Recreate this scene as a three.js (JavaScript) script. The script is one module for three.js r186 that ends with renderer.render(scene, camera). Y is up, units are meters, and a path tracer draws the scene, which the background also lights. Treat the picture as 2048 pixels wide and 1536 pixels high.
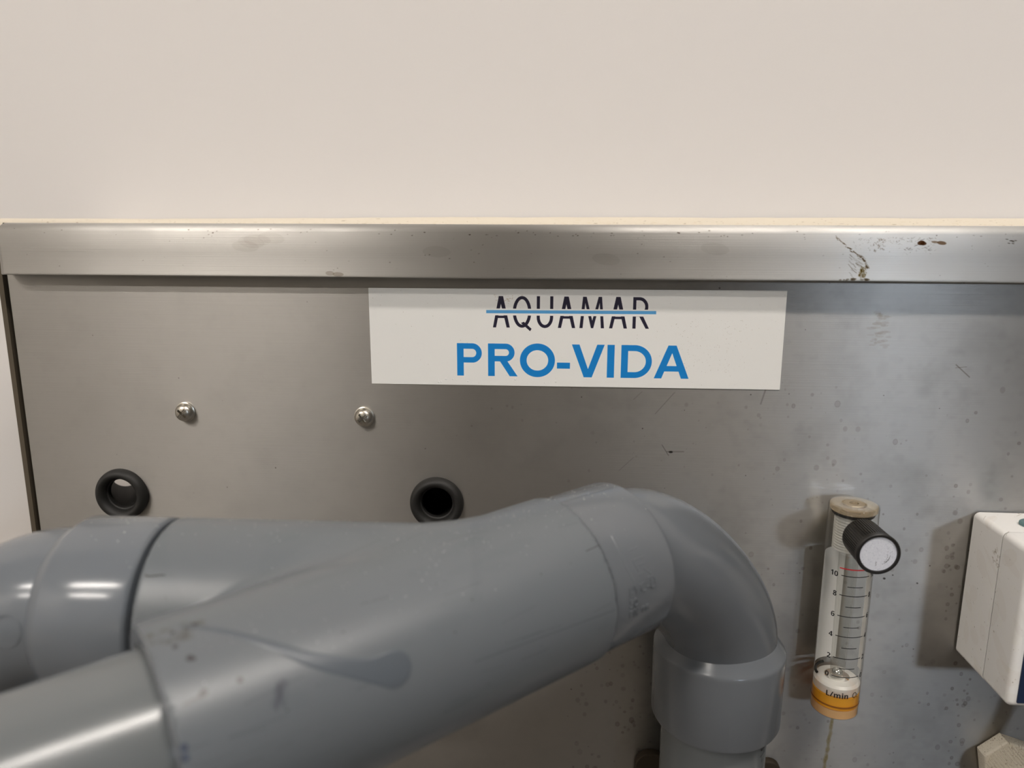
import * as THREE from 'three';
import { RoundedBoxGeometry } from 'three/addons/geometries/RoundedBoxGeometry.js';
import { TextGeometry } from 'three/addons/geometries/TextGeometry.js';
import { FontLoader } from 'three/addons/loaders/FontLoader.js';
import { MarchingCubes } from 'three/addons/objects/MarchingCubes.js';
import { mergeGeometries, mergeVertices, toCreasedNormals } from 'three/addons/utils/BufferGeometryUtils.js';
import { RectAreaLightUniformsLib } from 'three/addons/lights/RectAreaLightUniformsLib.js';
import { Brush, Evaluator, SUBTRACTION } from 'three-bvh-csg';

// ------------------------------------------------------------------ camera, light, exposure
// x to the right, y up, z out of the steel panel. Points are written from the panel: y = 0 is the top edge of the rail, Y0 above the floor.
const Y0 = 1.05;
const D2R = Math.PI / 180;
const scene = new THREE.Scene();
scene.background = new THREE.Color(0x000000);
const camera = new THREE.PerspectiveCamera(2 * Math.atan(768 / 1500) / D2R, 2048 / 1536, 0.02, 20);
camera.position.set(0, Y0, 0.366);
camera.rotation.set(-11.73 * D2R, 3.82 * D2R, 0.21 * D2R, 'YXZ');
camera.focus = 0.375;
camera.userData.fStop = 7.0;
const renderer = new THREE.WebGLRenderer({ antialias: true });
renderer.toneMapping = THREE.LinearToneMapping;
renderer.toneMappingExposure = 1.24;
renderer.shadowMap.enabled = true;
RectAreaLightUniformsLib.init();
// the lamps: ceiling fluorescents and one cool lamp on the far wall, to the right behind the camera
const CEILING = { power: 24.5, color: [1.0, 0.935, 0.868], at: [[0.68, 0.85], [-1.2, 1.55], [-1.5, 2.3]], w: 1.05, d: 0.12 };
const FAR_LAMP = { power: 23, color: [0.72, 0.84, 1.0], x: 1.42, y: 0.47, w: 0.26, h: 0.2 };

// ------------------------------------------------------------------ helpers
let seed = 7;
const rnd = () => { seed = (seed * 1664525 + 1013904223) >>> 0; return seed / 4294967296; };
const V = (x, y, z) => new THREE.Vector3(x, y, z);
const P = (x, y, z) => V(x, y + Y0, z);
const lerp = (a, b, t) => a + (b - a) * t;
const clamp = (x, a, b) => Math.min(b, Math.max(a, x));
const sstep = (a, b, x) => { const t = clamp((x - a) / (b - a), 0, 1); return t * t * (3 - 2 * t); };

function thing(name, pos, label, category, group) {
  const o = new THREE.Group(); o.name = name; o.position.copy(pos); o.userData = { label, category };
  if (group) o.userData.group = group;
  scene.add(o); return o;
}
function part(name, geo, mat, parent, pos, label) {
  const m = new THREE.Mesh(geo, mat); m.name = name; m.castShadow = m.receiveShadow = true;
  if (pos) m.position.copy(pos);
  if (label) m.userData.label = label;
  (parent || scene).add(m); return m;
}
function struct(name, geo, mat, pos) { const m = part(name, geo, mat, scene, pos); m.userData.kind = 'structure'; return m; }

// a frame along a direction: e1 is "up" as seen along it, e2 completes it
function frame(o, d) {
  const ax = d.clone().normalize(), e1 = V(0, 1, 0).addScaledVector(ax, -ax.y);
  if (e1.lengthSq() < 1e-6) e1.set(0, 0, 1).addScaledVector(ax, -ax.z);
  e1.normalize();
  const e2 = new THREE.Vector3().crossVectors(ax, e1);
  return { o: o.clone(), ax, e1, e2, at: (t, a, r) => o.clone().addScaledVector(ax, t).addScaledVector(e1, r * Math.cos(a)).addScaledVector(e2, r * Math.sin(a)) };
}
// a turned profile [[t, r], ...] along a frame, uv in metres
function turned(f, profile, seg = 96, crease = 0.5) {
  const pos = [], uv = [], idx = [], n = profile.length;
  for (let j = 0; j <= seg; j++) {
    const a = j / seg * 2 * Math.PI;
    for (let i = 0; i < n; i++) { const p = f.at(profile[i][0], a, profile[i][1]); pos.push(p.x, p.y, p.z); uv.push(profile[i][0], a * 0.0305); }
  }
  for (let j = 0; j < seg; j++) for (let i = 0; i < n - 1; i++) { const a = j * n + i, b = a + n; idx.push(a, b, a + 1, b, b + 1, a + 1); }
  return finish(pos, uv, idx, crease);
}
// creased normals; the addon welds points on a 1 cm lattice, so it works on the shape enlarged to millimetres
function creased(g, a) { g.scale(1000, 1000, 1000); const q = toCreasedNormals(g, a); q.scale(.001, .001, .001); return q; }
function finish(pos, uv, idx, crease) {
  let g = new THREE.BufferGeometry();
  g.setAttribute('position', new THREE.Float32BufferAttribute(pos, 3));
  g.setAttribute('uv', new THREE.Float32BufferAttribute(uv, 2));
  g.setIndex(idx);
  if (crease !== undefined) return creased(g, crease);
  g.computeVertexNormals(); return g;
}
// a round tube along a curve, uv in metres
function pipeAlong(curve, r, n = 48, seg = 64) {
  const g = new THREE.TubeGeometry(curve, n, r, seg, false), L = curve.getLength(), uv = g.attributes.uv;
  for (let i = 0; i < uv.count; i++) uv.setXY(i, uv.getX(i) * L, uv.getY(i) * 2 * Math.PI * r);
  return g.toNonIndexed();
}
function sheet(w, h, x0 = -w / 2, y0 = -h / 2) { // plane with corner at x0,y0
  const g = new THREE.PlaneGeometry(w, h); g.translate(x0 + w / 2, y0 + h / 2, 0); return g;
}
function canvas(w, h) { const c = document.createElement('canvas'); c.width = w; c.height = h; return [c, c.getContext('2d')]; }
function tex(c, srgb = true, repeat) {
  const t = new THREE.CanvasTexture(c); if (srgb) t.colorSpace = THREE.SRGBColorSpace;
  t.wrapS = t.wrapT = repeat ? THREE.RepeatWrapping : THREE.ClampToEdgeWrapping;
  if (repeat) t.repeat.set(repeat[0], repeat[1]);
  return t;
}
const std = (o) => new THREE.MeshPhysicalMaterial(o);
const lin = (r, g, b) => new THREE.Color().setRGB(r, g, b);

// value noise that tiles
function noiseGrid(w, h, nx, ny, oct, s) {
  const out = new Float32Array(w * h); let amp = 1, tot = 0, st = s;
  const R = () => { st = (st * 1664525 + 1013904223) >>> 0; return st / 4294967296; };
  for (let o = 0; o < oct; o++) {
    const gx = nx << o, gy = ny << o, g = new Float32Array(gx * gy); for (let i = 0; i < g.length; i++) g[i] = R();
    for (let y = 0; y < h; y++) {
      const fy = y / h * gy, y0 = Math.floor(fy), ty = fy - y0, sy = ty * ty * (3 - 2 * ty), r0 = (y0 % gy) * gx, r1 = ((y0 + 1) % gy) * gx;
      for (let x = 0; x < w; x++) {
        const fx = x / w * gx, x0 = Math.floor(fx), tx = fx - x0, sx = tx * tx * (3 - 2 * tx), c0 = x0 % gx, c1 = (x0 + 1) % gx;
        out[y * w + x] += amp * lerp(lerp(g[r0 + c0], g[r0 + c1], sx), lerp(g[r1 + c0], g[r1 + c1], sx), sy);
      }
    }
    tot += amp; amp *= 0.55;
  }
  for (let i = 0; i < out.length; i++) out[i] /= tot;
  return out;
}
function dataTex(w, h, f, srgb, repeat) {
  const d = new Uint8Array(w * h * 4);
  for (let i = 0; i < w * h; i++) { const c = f(i, i % w, Math.floor(i / w)); d[i * 4] = c[0]; d[i * 4 + 1] = c[1]; d[i * 4 + 2] = c[2]; d[i * 4 + 3] = 255; }
  const t = new THREE.DataTexture(d, w, h); t.magFilter = t.minFilter = THREE.LinearFilter; t.wrapS = t.wrapT = THREE.RepeatWrapping;
  if (srgb) t.colorSpace = THREE.SRGBColorSpace;
  if (repeat) t.repeat.set(repeat[0], repeat[1]);
  t.needsUpdate = true; return t;
}

// ------------------------------------------------------------------ materials
// brushed grain: fine lines along x, tile of 0.2 x 0.1 m (uv in metres)
const grain = noiseGrid(512, 1024, 3, 512, 2, 11), blotch = noiseGrid(512, 512, 6, 6, 4, 23), fineN = noiseGrid(512, 512, 96, 96, 2, 5);
const grainBump = dataTex(512, 1024, (i) => { const v = 255 * grain[i]; return [v, v, v]; }, false, [1 / 0.2, 1 / 0.1]);
const steelRough = dataTex(512, 512, (i) => { const v = 255 * clamp(0.72 + 0.42 * (blotch[i] - 0.5) + 0.10 * (fineN[i] - 0.5), 0, 1); return [v, v, v]; }, false, [1 / 0.33, 1 / 0.33]);
const steel = (extra) => std({ color: lin(0.41, 0.395, 0.375), metalness: 1, roughness: 0.5, roughnessMap: steelRough, bumpMap: grainBump, bumpScale: 0.000024, anisotropy: 0.92, anisotropyRotation: Math.PI / 2, ...extra });
const M = {};
M.wall = std({ color: lin(0.81, 0.773, 0.742), roughness: 0.62, bumpMap: dataTex(512, 512, (i) => { const v = 255 * (0.7 * blotch[i] + 0.3 * fineN[i]); return [v, v, v]; }, false, [1 / 0.3, 1 / 0.3]), bumpScale: 0.0001 });
M.room = std({ color: lin(0.255, 0.238, 0.208), roughness: 0.9 });
M.sideWall = std({ color: lin(0.74, 0.72, 0.69), roughness: 0.9 });
M.floor = std({ color: lin(0.13, 0.118, 0.105), roughness: 0.7 });
M.ceiling = std({ color: lin(0.72, 0.70, 0.67), roughness: 0.9 });
M.plainSteel = std({ color: lin(0.58, 0.555, 0.52), metalness: 1, roughness: 0.32 });
M.darkSteel = std({ color: lin(0.16, 0.14, 0.11), metalness: 0.6, roughness: 0.6 });
M.cheek = std({ color: lin(0.11, 0.088, 0.060), metalness: 0.3, roughness: 0.6 });
M.rubber = std({ color: lin(0.013, 0.0125, 0.0115), roughness: 0.6 });
const softN = noiseGrid(512, 512, 4, 9, 3, 61), softM = noiseGrid(512, 512, 7, 3, 3, 29);
const pvcMap = dataTex(512, 512, (i) => { const v = 250 * clamp(0.95 + 0.10 * (softM[i] - 0.5), 0, 1); return [v, v, v]; }, false, [1 / 0.14, 1 / 0.14]);
const pvcRough = dataTex(512, 512, (i) => { const v = 255 * clamp(0.78 + 0.34 * (softN[i] - 0.5), 0, 1); return [v, v, v]; }, false, [1 / 0.12, 1 / 0.12]);
const PVC = [0.155, 0.168, 0.183];
M.pvc = std({ color: lin(...PVC), map: pvcMap, roughness: 0.27, roughnessMap: pvcRough, ior: 1.53 });
M.pvcShine = std({ color: lin(0.163, 0.180, 0.200), map: pvcMap, roughness: 0.22, roughnessMap: pvcRough, ior: 1.53 });
M.pvcPipe = std({ color: lin(0.165, 0.178, 0.182), map: pvcMap, roughness: 0.30, roughnessMap: pvcRough, ior: 1.53 });
M.cement = std({ color: lin(0.102, 0.118, 0.136), roughness: 0.36, ior: 1.5 });
M.ink = std({ color: lin(0.012, 0.012, 0.014), roughness: 0.6 });
M.pen = std({ color: lin(0.06, 0.065, 0.07), roughness: 0.7 });

// ------------------------------------------------------------------ the room
const WZ = -0.075;                               // face of the white wall behind the steel console
const ROOM = { x0: -2.3, x1: 2.7, z1: 3.0, h: 2.75, t: 0.12 };
{
  const { x0, x1, z1, h, t } = ROOM, w = x1 - x0, d = z1 - WZ, cx = (x0 + x1) / 2, cz = (z1 + WZ) / 2;
  const wg = new THREE.BoxGeometry(w + 2 * t, h, t); scaleUV(wg, w, h);
  struct('wall_back', wg, M.wall, V(cx, h / 2, WZ - t / 2));
  struct('wall_front', new THREE.BoxGeometry(w + 2 * t, h, t), M.room, V(cx, h / 2, z1 + t / 2));
  struct('wall_left', new THREE.BoxGeometry(t, h, d), M.sideWall, V(x0 - t / 2, h / 2, cz));
  struct('wall_right', new THREE.BoxGeometry(t, h, d), M.room, V(x1 + t / 2, h / 2, cz));
  struct('floor', new THREE.BoxGeometry(w + 2 * t, t, d + 2 * t), M.floor, V(cx, -t / 2, cz));
  struct('ceiling', new THREE.BoxGeometry(w + 2 * t, t, d + 2 * t), M.ceiling, V(cx, h + t / 2, cz));
}
function scaleUV(g, sx, sy) { const uv = g.attributes.uv; for (let i = 0; i < uv.count; i++) uv.setXY(i, uv.getX(i) * sx, uv.getY(i) * sy); return g; }

// ------------------------------------------------------------------ the stainless console: front panel, side cheeks
const PX0 = -0.2817, PX1 = 0.34, PY0 = -0.44, PY1 = -0.001, PT = 0.0015;
const HOLES = [[-0.2327, -0.1396], [-0.0633, -0.1398]], HOLE_R = 0.0092;
{
  // wear on the sheet: water spots, drips, scuffs and scratches, drawn in millimetres from the panel's origin
  const W = 2048, H = Math.round(2048 * (PY1 - PY0) / (PX1 - PX0)), k = W / ((PX1 - PX0) * 1000);
  const [c, g] = canvas(W, H), [cr, gr] = canvas(W, H);
  g.fillStyle = '#fff'; g.fillRect(0, 0, W, H); gr.fillStyle = 'rgb(0,178,0)'; gr.fillRect(0, 0, W, H);
  const X = (x) => (x - PX0 * 1000) * k, Y = (y) => (PY1 * 1000 - y) * k;
  // broad cloudy wipe marks in the finish
  for (let i = 0; i < 70; i++) {
    const x = lerp(-280, 330, rnd()), y = lerp(-300, -20, rnd()), rx = lerp(8, 40, rnd()), ry = lerp(3, 16, rnd()), v = rnd() < 0.5 ? 205 : 150;
    const gd = gr.createRadialGradient(0, 0, 0, 0, 0, 1); gd.addColorStop(0, `rgba(0,${v},0,0.35)`); gd.addColorStop(1, `rgba(0,${v},0,0)`);
    gr.save(); gr.translate(X(x), Y(y)); gr.rotate((rnd() - .5) * .8); gr.scale(rx * k, ry * k); gr.fillStyle = gd; gr.fillRect(-1, -1, 2, 2); gr.restore();
  }
  // thin mottled film left by dried water, patchy and stronger on the wetted right half
  {
    const im = g.getImageData(0, 0, W, H), d = im.data, n1 = noiseGrid(W, H, 34, 26, 4, 91), n2 = noiseGrid(W, H, 140, 110, 2, 17);
    for (let i = 0; i < W * H; i++) { const x = (i % W) / W, wet = .35 + .65 * sstep(.42, .62, x + .25 * (n1[i] - .5)), f = 1 - wet * (.17 * Math.max(0, n1[i] - .48) + .08 * Math.max(0, n2[i] - .55)); d[i * 4] *= f; d[i * 4 + 1] *= f; d[i * 4 + 2] *= f * .995; }
    g.putImageData(im, 0, 0);
  }
  const spot = (x, y, r, a, ring) => {
    g.save(); g.translate(X(x), Y(y)); g.scale(1, lerp(1, 1.35, rnd()));
    g.beginPath(); g.arc(0, 0, r * k, 0, 7); g.fillStyle = `rgba(132,125,118,${a * .62})`; g.fill();
    if (ring) { g.lineWidth = .3 * k; g.strokeStyle = `rgba(110,102,94,${a * .7})`; g.stroke(); }
    g.restore();
    gr.beginPath(); gr.arc(X(x), Y(y), r * k, 0, 7); gr.fillStyle = `rgba(0,225,0,${a * 1.5})`; gr.fill();
  };
  // water spots: dense low on the right, sparse elsewhere
  for (let i = 0; i < 430; i++) {
    const x = lerp(95, 330, rnd()), y = lerp(-300, -72, Math.pow(rnd(), .8)), dens = sstep(-60, -210, y);
    if (rnd() > .25 + .75 * dens) continue;
    spot(x, y, lerp(.35, 1.5, rnd() * rnd()), lerp(.10, .38, rnd()), rnd() < .4);
  }
  for (let i = 0; i < 150; i++) spot(lerp(10, 100, rnd()), lerp(-300, -215, rnd()), lerp(.4, 1.5, rnd() * rnd()), lerp(.10, .34, rnd()), rnd() < .35);
  for (let i = 0; i < 90; i++) spot(lerp(-60, 140, rnd()), lerp(-140, -70, rnd()), lerp(.15, 1.0, rnd() * rnd()), lerp(.10, .3, rnd()), false);
  // dark specks
  for (let i = 0; i < 170; i++) {
    const x = lerp(-270, 330, rnd()), y = lerp(-300, -20, rnd()); if (x < 0 && rnd() < .55) continue;
    g.beginPath(); g.arc(X(x), Y(y), lerp(.1, .32, rnd()) * k, 0, 7); g.fillStyle = `rgba(45,38,30,${lerp(.25, .8, rnd())})`; g.fill();
  }
  for (const [x, y, r] of [[163, -171, .55], [166, -174, .7], [158, -175, .7], [170, -172, .4], [208, -196, .5], [182.5, -176, .5]]) { g.beginPath(); g.ellipse(X(x), Y(y), r * k, r * .7 * k, 0.3, 0, 7); g.fillStyle = 'rgba(40,34,28,.7)'; g.fill(); }
  // columns of run-off drops left of the control box
  for (let i = 0; i < 26; i++) spot(lerp(194, 203, rnd()), lerp(-140, -110, rnd()) - rnd() * 70, lerp(.3, 1.3, rnd()), lerp(.15, .45, rnd()), rnd() < .5);
  for (let i = 0; i < 22; i++) spot(lerp(205, 216, rnd()), lerp(-290, -215, rnd()), lerp(.4, 1.3, rnd()), lerp(.2, .5, rnd()), true);
  // dry yellow drip below the flow meter
  for (let i = 0; i < 60; i++) { const y = lerp(-251, -300, i / 60); g.beginPath(); g.ellipse(X(147.6 - (i / 60) * 2.6 + (rnd() - .5) * .7), Y(y), lerp(.6, 1.25, rnd()) * k, 1.5 * k, 0, 0, 7); g.fillStyle = `rgba(150,122,34,${lerp(.05, .22, rnd())})`; g.fill(); }
  // light-brown film below the rail stain and the small scuff
  for (let i = 0; i < 40; i++) { g.beginPath(); g.ellipse(X(147 + rnd() * 9), Y(-38 - rnd() * 17), lerp(.6, 2.6, rnd()) * k, lerp(.3, .8, rnd()) * k, 0, 0, 7); g.fillStyle = 'rgba(150,135,105,.10)'; g.fill(); }
  g.lineCap = 'round';
  const scratch = (gg, x0, y0, x1, y1, w, style) => { gg.beginPath(); gg.moveTo(X(x0), Y(y0)); gg.lineTo(X(x1), Y(y1)); gg.lineWidth = w * k; gg.strokeStyle = style; gg.stroke(); };
  scratch(g, 51, -106, 54.5, -111.5, .25, 'rgba(60,55,50,.6)'); scratch(g, 53.5, -109.5, 62, -109.3, .25, 'rgba(60,55,50,.5)');
  g.beginPath(); g.ellipse(X(55.5), Y(-109.6), 1.0 * k, .5 * k, 0, 0, 7); g.fillStyle = 'rgba(40,36,32,.8)'; g.fill();
  scratch(g, 47, -90, 56, -79, .3, 'rgba(70,66,62,.35)'); scratch(g, 36, -83, 40, -79, .25, 'rgba(70,66,62,.3)'); scratch(g, 98, -84, 100, -76, .7, 'rgba(90,86,82,.28)');
  scratch(g, 30, -120, 37, -113, .2, 'rgba(70,66,62,.35)'); scratch(g, 188, -63, 195, -69, .35, 'rgba(90,80,60,.5)'); scratch(g, 188, -64.5, 193, -64, .25, 'rgba(90,80,60,.4)');
  // fine horizontal scratches in the finish on the upper right
  for (let i = 0; i < 170; i++) {
    const x = lerp(108, 190, rnd()), y = lerp(-100, -26, rnd()), l = lerp(6, 42, rnd()), v = rnd() < .55 ? 90 : 235;
    scratch(gr, x, y, x + l, y - l * lerp(-.01, .04, rnd()), lerp(.08, .2, rnd()), `rgba(0,${v},0,.32)`);
  }
  for (let i = 0; i < 120; i++) { const x = lerp(-280, 300, rnd()), y = lerp(-300, -20, rnd()), l = lerp(3, 24, rnd()); scratch(gr, x, y, x + l, y - l * (rnd() - .5) * .2, lerp(.08, .2, rnd()), `rgba(0,${rnd() < .5 ? 120 : 225},0,.35)`); }
  M.panel = steel({ map: tex(c), roughnessMap: tex(cr, false), roughness: 0.58 });
  M.panel.bumpMap = dataTex(512, 1024, (i) => { const v = 255 * grain[i]; return [v, v, v]; }, false, [(PX1 - PX0) / 0.2, (PY1 - PY0) / 0.1]);

  const t = thing('steel_panel', P(0, PY0, 0), 'upright brushed stainless steel console front panel, water-spotted at lower right', 'panel');
  const s = new THREE.Shape(); s.moveTo(PX0, 0); s.lineTo(PX1, 0); s.lineTo(PX1, PY1 - PY0); s.lineTo(PX0, PY1 - PY0); s.closePath();
  for (const [x, y] of HOLES) { const h = new THREE.Path(); h.absarc(x, y - PY0, HOLE_R, 0, 2 * Math.PI, true); s.holes.push(h); }
  const geo = new THREE.ExtrudeGeometry(s, { depth: PT - 0.0006, bevelEnabled: true, bevelSize: 0.0003, bevelThickness: 0.0003, bevelOffset: -0.0003, bevelSegments: 2, curveSegments: 48 });
  geo.translate(0, 0, -PT + 0.0003);
  const p = geo.attributes.position, uv = geo.attributes.uv;
  for (let i = 0; i < p.count; i++) uv.setXY(i, (p.getX(i) - PX0) / (PX1 - PX0), p.getY(i) / (PY1 - PY0));
  part('sheet', geo, M.panel, t);
  // side cheeks standing just outside the panel and the folded bottom
  const ch = thing('side_cheek', P(-0.2857, PY0, -0.010), 'dull brown steel side cheek edge left of the panel behind a dark gap', 'panel');
  part('plate', new THREE.BoxGeometry(0.0026, PY1 - PY0 - 0.0005, 0.0098), M.cheek, ch, V(0, (PY1 - PY0 - 0.0005) / 2, 0.0049));
  part('fold', new THREE.BoxGeometry(0.009, PY1 - PY0 - 0.001, 0.0015), M.darkSteel, ch, V(0.0048, (PY1 - PY0 - 0.001) / 2, 0.001));
  const c2 = ch.clone(); c2.name = 'side_cheek_001'; c2.position.x = 0.3435; c2.children[1].position.x = -0.0048; c2.userData = { label: 'steel side cheek closing the console beyond the control box', category: 'panel' }; scene.add(c2);
  const bt = part('bottom_plate', new THREE.BoxGeometry(0.6235, 0.0015, -WZ - 0.0015), M.darkSteel, scene, P(0.0284, PY0 + 0.0012, WZ / 2 - 0.00075)); bt.userData = { label: 'steel plate closing the console underneath the panel', category: 'panel' };
}

// ------------------------------------------------------------------ the rail along the top
const RAIL_Z = 0.008;
{
  const [c, g] = canvas(2048, 256), L = 0.64, k = 2048 / L / 1000, H = 0.04;   // u along x from -0.29, v around the profile (metres / H)
  const ky = 256 / H / 1000;
  g.fillStyle = '#fff'; g.fillRect(0, 0, 2048, 256);
  const X = (x) => (x + 290) * k, Y = (y) => (y + 12.4) * ky; // y: millimetres down from the top edge of the front
  const dab = (x, y, rx, ry, a, col = '74,52,22') => { g.beginPath(); g.ellipse(X(x), Y(y), Math.max(rx * 1.35 * k, .6), Math.max(ry * 1.3 * ky, .6), rnd() * .6, 0, 7); g.fillStyle = `rgba(${col},${a})`; g.fill(); };
  // brown run of dried dirt, sweeping down from the top edge in short slanting streaks
  g.lineCap = 'round';
  const streak = (x, y, l, dir, w, a, col) => { g.beginPath(); g.moveTo(X(x), Y(y)); g.quadraticCurveTo(X(x + l * .5 * Math.cos(dir)), Y(y + l * .5 * Math.sin(dir) + (rnd() - .5) * .5), X(x + l * Math.cos(dir)), Y(y + l * Math.sin(dir))); g.lineWidth = Math.max(w * k, .7); g.strokeStyle = `rgba(${col},${a})`; g.stroke(); };
  const run = [[124, 4], [127, 6.5], [130.5, 9.5], [133, 11.5], [136.5, 13.5], [138.5, 16], [138.8, 18.5]];
  for (let i = 0; i < run.length - 1; i++) for (let j = 0; j < 7; j++) { const t = j / 7; streak(lerp(run[i][0], run[i + 1][0], t) + (rnd() - .5) * .9, lerp(run[i][1], run[i + 1][1], t) + (rnd() - .5) * .7, lerp(.5, 1.8, rnd()), lerp(.3, 1.1, rnd()), lerp(.2, .6, rnd()), lerp(.35, .8, rnd()), '84,62,34'); }
  for (let i = 0; i < 34; i++) streak(130.5 + rnd() * 6, lerp(12, 22.5, rnd()), lerp(.8, 3.2, rnd()), lerp(.35, .95, rnd()), lerp(.12, .4, rnd()), lerp(.2, .6, rnd()), '92,76,50');
  for (let i = 0; i < 44; i++) streak(137.2 + (rnd() - .5) * 3.2, lerp(17.5, 22.2, rnd()), lerp(.4, 1.4, rnd()), lerp(.9, 1.8, rnd()), lerp(.2, .7, rnd()), lerp(.25, .6, rnd()), '96,72,20');
  for (let i = 0; i < 16; i++) dab(127 + rnd() * 13, 23.2 + rnd() * .8, lerp(.3, 1, rnd()), .3, .45, '84,70,44');
  for (let i = 0; i < 120; i++) { const x = lerp(132, 170, rnd()); streak(x, 4.2 + rnd() * rnd() * 9, lerp(.15, .9, rnd()), rnd() * 3, lerp(.1, .28, rnd()), lerp(.12, .45, rnd()), '88,72,50'); }
  for (let i = 0; i < 46; i++) streak(143.5 + (rnd() - .5) * 5, 4.5 + rnd() * 6, lerp(.2, .9, rnd()), lerp(.8, 2.2, rnd()), lerp(.12, .35, rnd()), lerp(.2, .5, rnd()), '88,68,44');
  for (let i = 0; i < 30; i++) streak(lerp(152, 166, rnd()), 4.5 + rnd() * 6, lerp(.4, 1.8, rnd()), (rnd() - .5) * 1.2, lerp(.12, .3, rnd()), lerp(.3, .75, rnd()), '66,54,40');
  dab(162, 6.8, 1.2, .8, .85, '70,34,10'); dab(163, 7.1, 1, .6, .8, '60,28,8'); dab(171, 6.8, 1.6, .6, .7, '96,62,28'); dab(168, 6.4, 1.2, .4, .5, '96,62,28');
  for (let i = 0; i < 60; i++) dab(lerp(-275, 205, rnd()), 1.5 + rnd() * 3, lerp(.12, .4, rnd()), lerp(.12, .25, rnd()), lerp(.2, .7, rnd()), '70,56,40');
  for (let i = 0; i < 60; i++) dab(lerp(-275, 205, rnd()), lerp(3, 24, rnd()), lerp(.1, .3, rnd()), lerp(.1, .25, rnd()), lerp(.1, .4, rnd()), '70,56,40');
  for (let i = 0; i < 8; i++) dab(199 + rnd() * 4, 5 + rnd() * 2, .5, .15, .6, '60,48,36');
  dab(-108, 23, 2, .8, .3, '110,90,70'); dab(-112, 22.5, 1.6, .8, .25, '110,90,70');
  for (const [x, y] of [[-150, 8], [-153, 10], [-147, 7], [-140, 6], [-60, 12], [20, 15], [70, 10]]) dab(x, y, 5, 2, .07, '120,105,90');
  const line = (x0, y0, x1, y1, w, s) => { g.beginPath(); g.moveTo(X(x0), Y(y0)); g.lineTo(X(x1), Y(y1)); g.lineWidth = w * k; g.strokeStyle = s; g.stroke(); };
  for (const [x, y] of [[176, 15], [178, 17], [180, 20], [182, 22]]) line(x, y, x + 6, y - 2.6, .15, 'rgba(255,255,255,.8)');
  M.rail = steel({ map: tex(c), roughness: 0.56, color: lin(0.465, 0.452, 0.428) });
  // profile: distance out from the corner line, height, length along the profile
  const prof = []; let len = 0;
  const push = (o, y) => { if (prof.length) { const q = prof[prof.length - 1]; len += Math.hypot(o - q[0], y - q[1]); } prof.push([o, y, len]); };
  const r = 0.0048, top = 0.0018;
  push(-RAIL_Z + WZ + 0.0, top); push(-0.02, top); push(-r - .001, top);
  for (let i = 1; i <= 12; i++) { const a = i / 12 * 88 * D2R; push(-r + r * Math.sin(a) - .0004, top - r + r * Math.cos(a)); }
  push(0, -0.0042); push(0, -0.012); push(0.0002, -0.0222); push(0.0003, -0.0229);
  for (let i = 1; i <= 6; i++) { const a = i / 6 * Math.PI; push(0.0003 - .0006 + .0006 * Math.cos(a), -0.0229 - .0006 * Math.sin(a)); }
  push(-0.0012, -0.012); push(-0.0012, -0.004); push(-0.006, -0.0005); push(-RAIL_Z + WZ, -0.0005);
  const frontStart = prof.findIndex((q) => q[1] < top - 0.0001), off = prof[frontStart][2];
  // path: along the front, round the corner, back to the wall
  const path = [], cr = 0.003, xl = -0.2795, xr = 0.345;
  const addP = (x, z, nx, nz, u) => path.push([x, z, nx, nz, u]);
  addP(xr, RAIL_Z, 0, 1, xr); for (let i = 1; i < 12; i++) { const x = lerp(xr, xl + cr, i / 12); addP(x, RAIL_Z, 0, 1, x); }
  for (let i = 0; i <= 8; i++) { const a = i / 8 * Math.PI / 2; addP(xl + cr - cr * Math.sin(a), RAIL_Z - cr + cr * Math.cos(a), -Math.sin(a), Math.cos(a), xl + cr - a * cr); }
  addP(xl, WZ + .0002, -1, 0, xl - .01);
  const pos = [], uv = [], idx = [], n = prof.length;
  for (const [x, z, nx, nz, u] of path) for (const [o, y, l] of prof) {
    const oo = nx ? Math.max(o, -cr) : o; let px = x + nx * oo, pz = z + nz * oo; pz = Math.max(pz, WZ + .0002);
    pos.push(px, y, pz); uv.push((u + .29) / L, 1 - (l - off + .010) / H);
  }
  for (let i = 0; i < path.length - 1; i++) for (let j = 0; j < n - 1; j++) { const a = i * n + j, b = a + n; idx.push(a, b, a + 1, b, b + 1, a + 1); }
  const geo = finish(pos, uv, idx, 0.6);
  M.rail.roughnessMap = dataTex(512, 512, (i) => { const v = 255 * clamp(0.78 + 0.3 * (blotch[i] - 0.5) + 0.08 * (fineN[i] - 0.5), 0, 1); return [v, v, v]; }, false, [2, 0.12]);
  M.rail.bumpMap = dataTex(512, 1024, (i) => { const v = 255 * grain[i]; return [v, v, v]; }, false, [3, 0.4]);
  const t = thing('top_rail', P(0, 0, 0), 'long folded stainless steel rail along the panel top, rounded edge, brown dirt run at right', 'rail');
  part('channel', geo, M.rail, t);
  // yellowed sealant where the rail meets the wall, with grime caught in it
  const [cs, gs] = canvas(2048, 64); gs.fillStyle = '#e2d8c6'; gs.fillRect(0, 0, 2048, 64);
  for (let i = 0; i < 900; i++) { const a = rnd(); gs.beginPath(); gs.ellipse(rnd() * 2048, 64 * (1 - rnd() * rnd()), lerp(.6, 5, rnd() * rnd()), lerp(.5, 2.2, rnd()), 0, 0, 7); gs.fillStyle = a < .75 ? `rgba(204,188,156,${lerp(.1, .45, rnd())})` : `rgba(104,84,56,${lerp(.1, .55, rnd())})`; gs.fill(); }
  M.sealant = std({ map: tex(cs), roughness: 0.75 });
  const sp = [], su = [], si = [], N = 90;
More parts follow.
